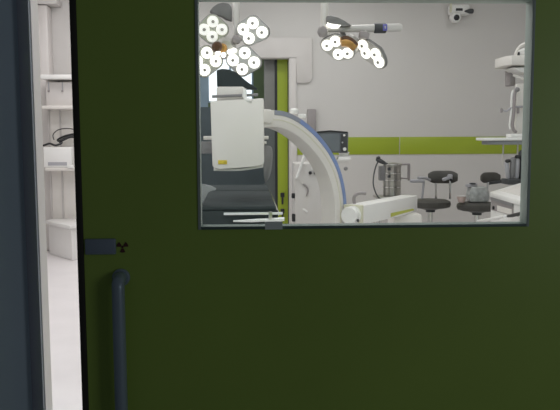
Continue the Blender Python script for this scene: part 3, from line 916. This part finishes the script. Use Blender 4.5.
# tray shelf
tz1 = at(505, 137.6, YQ-.1).z; tz0 = at(505, 140.6, YQ-.1).z
txa, txb = at(486.5, 140, YQ-.1).x, qx+.2
def shelf(name, x0, x1, z0, z1, m, y0=YQ-.12, y1=YQ+.3, nose=.12):
    mb = MB()
    mb.loft([[ (x0, y0+.10, zz), (x0+nose, y0, zz), (x1, y0, zz), (x1, y1, zz), (x0+nose, y1, zz), (x0, y1-.10, zz)] for zz in (z0, z1)])
    es = [e for e in mb.bm.edges if abs(e.verts[0].co.z - e.verts[1].co.z) < 1e-5]
    bmesh.ops.bevel(mb.bm, geom=es, offset=min(.006, (z1-z0)*.3), segments=2, profile=.5, affect='EDGES')
    return mb.build(name, m, sp_)
shelf('tray', txa, txb, tz0, tz1, M['bright'], nose=.20)
tzl = at(505, 144.8, YQ-.1).z
shelf('tray_underside', txa+.05, txb-.02, tzl, tz0-.001, M['lavd'], YQ-.10, YQ+.28, nose=.16)
uz1 = at(515, 56.8, YQ).z; uz0 = at(515, 66.0, YQ).z
shelf('upper_shelf', at(506.5, 60, YQ-.1).x, txb, uz0, uz1, M['white'], nose=.04)
# round white light-like device on upper shelf
dvx = at(528, 50, YQ).x
wv = thing('domed_device', (dvx, YQ+.05, uz1), 'white domed device on the top shelf of the ceiling pendant', 'medical device')
rad = (uz1 - at(520, 46, YQ).z)
ar = [V((dvx + .115*math.cos(R(180-a)), YQ, uz1 + .012 + .11*math.sin(R(a)))) for a in range(0, 181, 15)]
MB().tube(ar, .014, 10).build('carry_handle', M['white'], wv)
MB().lathe((dvx+.02, YQ+.08, uz1), (0, 0, 1), [(.085, 0), (.09, .02), (.085, .06), (.05, .085), (.02, .09)], 28).build('dome', M['bright'], wv)
MB().box((dvx-.075, YQ+.05, uz1+.026), (.03, .03, .05), None, .008).build('knob', M['dark'], wv)
# bright unit slung below the upper shelf
a, b = at(513, 67, YQ-.06), at(536, 72.5, YQ-.06)
w = MB(); w.prism([at(512.8, 67.3, YQ-.06), at(538, 67.3, YQ-.06), at(538, 73, YQ-.06), at(522, 72.3, YQ-.06)], (0, .25, 0), .006)
w.bb(a.x+.09, a.x+.13, YQ, YQ+.1, b.z, uz0+.004)
w.build('lamp_unit', M['bright'], sp_)
a, b = at(505, 66.5, YQ+.2), at(513.5, 86, YQ+.2)
MB().bb(a.x+.03, b.x, YQ+.15, YQ+.28, b.z, uz0+.003, .01).build('shadow_box', M['mauve'], sp_)  # grey box drawn for the shadow column below the shelf
w = MB(); w.tube([at(513, 75, YQ), at(520, 77.5, YQ-.02), at(530, 82, YQ-.04), qx*V((1,0,0)) + V((0, YQ+.1, at(530, 82, YQ).z-.02))], .013, 10)
w.build('branch_arm', M['white'], sp_)
# ventilator-like device with a curved breathing tube, on the tray
vx = at(521, 130, YQ).x
vd = thing('breathing_device', (vx, YQ+.03, tz1), 'tall white breathing device with a bent grey tube on the pendant tray', 'medical device')
a, b = at(514.5, 84, YQ+.06), at(531, 137, YQ+.06)
MB().bb(a.x, b.x, YQ+.0, YQ+.05, tz1+.03, a.z, .012).build('back_panel', M['white'], vd)
MB().bb(at(508, 130, YQ).x, b.x+.01, YQ-.08, YQ+.06, tz1, tz1+.035, .008).build('base', M['bright'], vd)
w = MB(); pts = smooth_curve([at(517.5, 88, YQ-.03), at(515, 93, YQ-.04), at(514.3, 102, YQ-.04), at(514, 112, YQ-.04), at(512.5, 124, YQ-.04), at(513.5, 130, YQ-.04), at(516, 132, YQ-.03)], 5)
w.tube(pts, .015, 12)
w.build('breathing_tube', M['mauve'], vd)
w = MB(); w.tube([p + V((-.022, .012, 0)) for p in pts[3:-6]], .010, 10)
w.build('tube_guard', M['bright'], vd)
MB().lathe(at(516.8, 90, YQ-.05), (0, -1, .2), [(.02, 0), (.022, .02), (.012, .03)], 14).build('tube_cap', M['grey'], vd)
w = MB(); w.tube([at(500.8, 109, YQ-.02), at(506, 111.5, YQ-.03), at(511, 108, YQ-.03), at(514, 107, YQ-.03), at(527, 106.5, YQ-.02)], .009, 8)
w.build('side_hose', M['lav'], vd)
MB().lathe(at(501.3, 110.5, YQ-.02), (0, 0, 1), [(.012, -.02), (.016, 0), (.010, .022)], 12).build('hose_tip', M['mauve'], vd)
MB().box(at(518, 110.5, YQ-.03), (.022, .03, .055), None, .007).build('valve', M['mauve'], vd)
# posts under tray
for k, px in enumerate((503.3, 517.8)):
    p0 = at(px, 145, YQ+.1); 
    MB().tube([(p0.x, YQ+.1, tzl+.004), (p0.x, YQ+.1, at(px, 166, YQ+.1).z)], .008, 8).build('hanging_post', M['white'], sp_)
# lower equipment: tube caddy with dark bottles, on console behind
YB2 = 6.35
cy0 = at(515, 182, YB2).z
cad = thing('bottle_rack', (at(515, 180, YB2).x, YB2, 0), 'dark rack of tubes and bottles standing behind the white console', 'rack')
a, b = at(505, 179, YB2), at(527, 184, YB2)
MB().bb(a.x, b.x, YB2-.08, YB2+.1, cy0-.02, cy0+.03, .006).build('rack_shelf', M['dark'], cad)
px0 = at(516, 180, YB2).x
MB().bb(px0+.0, px0+.06, YB2, YB2+.06, .05, cy0-.02).build('rack_post', M['steel'], cad)
MB().bb(px0-.14, px0+.2, YB2-.15, YB2+.2, 0, .05, .01).build('rack_base', M['dark'], cad)
def leaning(name, p, q, r, m):
    MB().tube([p, p.lerp(q, .1), p.lerp(q, .9), q], r, 12, radii=[r*.7, r, r, r*.6]).build(name, m, cad)
leaning('tube_holder', at(508, 178.5, YB2), at(506.5, 162, YB2), .020, M['lav'])
leaning('tube_holder', at(512, 178.5, YB2), at(513, 157, YB2), .024, M['grey'])
leaning('tube_holder', at(516.5, 178.5, YB2), at(517.5, 158, YB2), .022, M['lav'])
leaning('dark_bottle', at(522.5, 178.5, YB2+.02), at(523.5, 150, YB2+.02), .045, M['dark'])
w = MB(); w.lathe(at(508, 162.5, YB2), (-.2, 0, 1), [(.024, 0), (.026, .02), (.014, .03)], 12); w.lathe(at(517.5, 158.5, YB2), (.1, 0, 1), [(.026, 0), (.028, .02), (.014, .032)], 12)
w.build('tube_cap', M['black'], cad)

# ------------------------------------------------------------------ CCTV camera high on rear wall
cc = at(458, 10, YR-.02)
cv = thing('security_camera', (cc.x, YR-.01, cc.z), 'small white security camera with dark lenses high on the rear wall', 'security camera')
a, b = at(449.5, 5, YR-.05), at(472, 15.5, YR-.05)
MB().box(((a.x+b.x)/2-.03, YR-.06, (a.z+b.z)/2), (.26, .12, .13), None, .03).build('mount', M['bright'], cv)
c = at(456.5, 17.5, YR-.16)
hd = MB().lathe(c + V((0, .12, .02)), (0, -1, -.15), [(.05, 0), (.065, .02), (.068, .09), (.055, .12)], 24).build('camera_head', M['bright'], cv)
MB().lathe(c + V((0, .0, 0)), (0, -1, -.15), [(.034, 0), (.036, .008), (.024, .012)], 20).build('lens', M['black'], hd)
p = at(459.3, 9.5, YR-.125); MB().box(p, (.085, .012, .03), None, .004).build('sensor_window', M['black'], cv)
w = MB(); p = at(471, 11.2, YR-.13); w.lathe(p + V((-.08, 0, 0)), (1, 0, 0), [(.008, 0), (.022, .04), (.03, .06), (.03, .10), (.02, .11)], 16)
w.build('nozzle', M['dark'], cv)
MB().tube([p + V((0, 0, 0)), p + V((-.01, .1, .03))], .014, 10).build('nozzle_arm', M['bright'], cv)
p = at(450.8, 8, YR-.12); MB().box(p, (.025, .03, .11), None, .006).build('side_clip', M['cream'], cv)

# ------------------------------------------------------------------ equipment tower seen through the door gap
YG = 8.35
gc = at(66, 200, YG)
tw = thing('equipment_tower', (gc.x, YG+.2, 0), 'white equipment tower with shelves seen through the door gap', 'equipment tower')
tx0, tx1 = at(41.5, 100, YG).x, at(84, 100, YG).x
lx0, lx1 = at(50.5, 190, YG+.25).x, at(84, 190, YG+.25).x
zb = at(45.5, 220.6, YG+.05).z + .004
ztop = at(55, 76.3, YG).z
w = MB(); w.bb(lx0, lx1, YG+.25, YG+.42, .3, ztop+.001, .008)
w.build('back_panel', M['white'], tw)
w = MB()
for px in (51, 62.5):
    xx = at(px, 190, YG+.24).x
    w.bb(xx-.010, xx+.010, YG+.235, YG+.251, zb, ztop, .002)
w.build('upright_rail', M['upright'], tw)
def tshelf(py0, py1, name, m, x0=tx0, x1=tx1, d=.0):
    z1, z0 = at(55, py0, YG).z, at(55, py1, YG).z
    MB().bb(x0, x1, YG-.02-d, YG+.27, z0, z1, .012).build(name, m, tw)
    return z1
ts = tshelf(74.6, 79.3, 'top_shelf', M['bright'])
tshelf(105.6, 109.2, 'middle_shelf', M['white'], at(42, 107, YG).x)
zs = tshelf(167.5, 171, 'device_shelf', M['white'], at(45.5, 170, YG).x)
# rotated base cabinet with its corner towards us
lft = at(45.5, 220.6, YG+.05)
zt_ = lft.z; zu_ = zt_ - .042
dc_ = ray(69.5, 225.6); cpt = EYE + dc_*((zt_-EYE.z)/dc_.z)
rgt = V((at(96, 222, YG-.1).x, YG-.1, 0))
q = [V((lft.x, lft.y, 0)), V((cpt.x, cpt.y, 0)), V((rgt.x, rgt.y, 0)), V((rgt.x+.05, YG+.42, 0)), V((lft.x+.05, YG+.42, 0))]
w = MB(); w.prism([p + V((0, 0, zt_)) for p in q], (0, 0, zu_-zt_), .008)
w.build('base_worktop', M['bright'], tw)
cc_ = sum(q, V((0, 0, 0)))/5
q2 = [cc_ + (p-cc_)*.95 + V((0, .05, 0)) for p in q]
w = MB(); w.prism([p + V((0, 0, zu_+.002)) for p in q2], (0, 0, -(zu_+.002)), .008)
w.build('base_cabinet', M['bright'], tw)
# white boxed device on device shelf with black cable
a, b = at(43.2, 147, YG+.0), at(70.5, 166.5, YG+.0)
bxm = ((a.x+b.x)/2, YG+.1, zs)
dv = thing('device_box', bxm, 'white boxed device on the tower shelf with black cables lying over it', 'medical device')
ztp = at(55, 147, YG).z
w = MB(); w.bb(a.x, b.x+.02, YG-.01, YG+.22, zs, ztp, .012)
w.build('housing', M['bright'], dv)
c0, c1 = at(48, 162.2, YG-.012), at(67, 165.4, YG-.012)
MB().bb(c0.x, c1.x, YG-.016, YG-.008, c1.z, c0.z).build('shadow_strip', M['lav'], dv)  # lavender strip painted for the shadow under the box
cable = smooth_curve([at(42.5, 145.8, YG+.04), at(46, 144.6, YG+.02), at(50, 143.6, YG+.02), at(56, 145.4, YG-.0), at(62, 142.4, YG+.03), at(57.5, 140.2, YG+.06), at(64, 136.4, YG+.06), at(74, 134, YG+.06), at(80, 133.5, YG+.08)], 6)
cbase = (cable[0].x, cable[0].y, ztp)
w = MB(); w.tube([V((p.x, p.y, max(p.z, ztp+.012))) for p in cable], .012, 8)
w.tube(smooth_curve([at(54, 139.8, YG+.1), at(53, 135, YG+.12), at(57, 130.5, YG+.12), at(64, 128.6, YG+.12), at(72, 129, YG+.12), at(80, 131, YG+.1)], 5), .006, 8)
w.tube(smooth_curve([at(59, 142, YG+.04), at(64, 139.2, YG+.04), at(70, 136.8, YG+.05), at(80, 136, YG+.06)], 4), .018, 8)
tag(w.build('cable', M['black'], None, cbase), 'tangle of black cable lying over the white boxed device in the gap', 'cable')
# white panel device between the upper shelves
a, b = at(43.5, 80, YG+.06), at(70, 106, YG+.06)
zm = at(55, 105.6, YG).z
pd = thing('panel_device', ((a.x+b.x)/2, YG+.15, zm), 'pale instrument with two small dark marks, between upper tower shelves', 'medical device')
MB().bb(a.x+.02, b.x+.03, YG+.06, YG+.22, zm, at(55, 82, YG+.06).z, .01).build('housing', M['portal'], pd)
for px in (48.6, 62.4):
    MB().bb(at(px-.5, 85, YG+.055).x, at(px+.5, 85, YG+.055).x, YG+.052, YG+.062, at(55, 91, YG+.055).z, at(55, 81.8, YG+.055).z).build('hanging_strap', M['lav'], pd)
    MB().box(at(px, 91, YG+.052), (.022, .012, .022), None, .004).build('strap_clip', M['mauve'], pd)
# thin conduit on wall above tower
cx = at(52.4, 70, YR-.012).x
struct(MB().bb(cx-.008, cx+.008, YR-.016, YR-.001, .4, at(52.4, 58, YR).z).build('trim_7', M['mauve']), 'thin vertical wall conduit above the equipment tower')
# small white bracket on shelf at right of device
p = at(70.5, 166.8, YG-.03)
MB().box(p + V((0, .01, 0)), (.08, .05, .035), None, .008).build('shelf_clip', M['bright'], tw)

# ------------------------------------------------------------------ light
def area(name, loc, size, power, col=(1, .98, .985), rot=(0, 0, 0)):
    l = bpy.data.lights.new(name, 'AREA')
    l.shape = 'RECTANGLE'; l.size, l.size_y = size
    l.energy = power; l.color = col
    o = bpy.data.objects.new(name, l)
    COL.objects.link(o)
    o.location = loc; o.rotation_euler = rot
    return o
for i, (x, y, p) in enumerate(((.9, 2.35, .9), (-1.5, 2.35, .5), (-1.6, 3.6, 1), (.8, 3.6, 1), (3.0, 3.6, .7), (-1.6, 5.9, 1.1), (.8, 6.0, 1), (3.0, 6.0, .4), (-1.6, 7.6, 1.1), (.8, 7.6, .9), (3.0, 7.6, .25))):  # first panel, by the door, is added to brighten the jamb
    area('unseen_ceiling_light', (x, y, ZC-.03), (1.2, .6), 16.0*p)
area('back_room_light', (-.8, 10.6, ZC-.05), (1.0, .5), 22, (.92, .97, 1.0))
area('door_fill_light', (2.3, -1.0, 1.5), (1.0, .8), 6.0, (.92, .96, 1.0), (R(90), 0, R(22)))  # added lamp with no visible source, brightens the door towards the right

wd = bpy.data.worlds.new('corridor_dusk')
scene.world = wd
wd.use_nodes = True
wd.node_tree.nodes['Background'].inputs['Color'].default_value = (.52, .57, .64, 1)
wd.node_tree.nodes['Background'].inputs['Strength'].default_value = .055

for o in bpy.data.objects:
    if '_o' in o: del o['_o']

vs = scene.view_settings
vs.view_transform = 'Standard'
vs.look = 'None'
vs.exposure = 0.0
vs.gamma = 1.0
vs.use_curve_mapping = False
scene.cycles.use_denoising = True
scene.cycles.max_bounces = 8
scene.cycles.transparent_max_bounces = 12
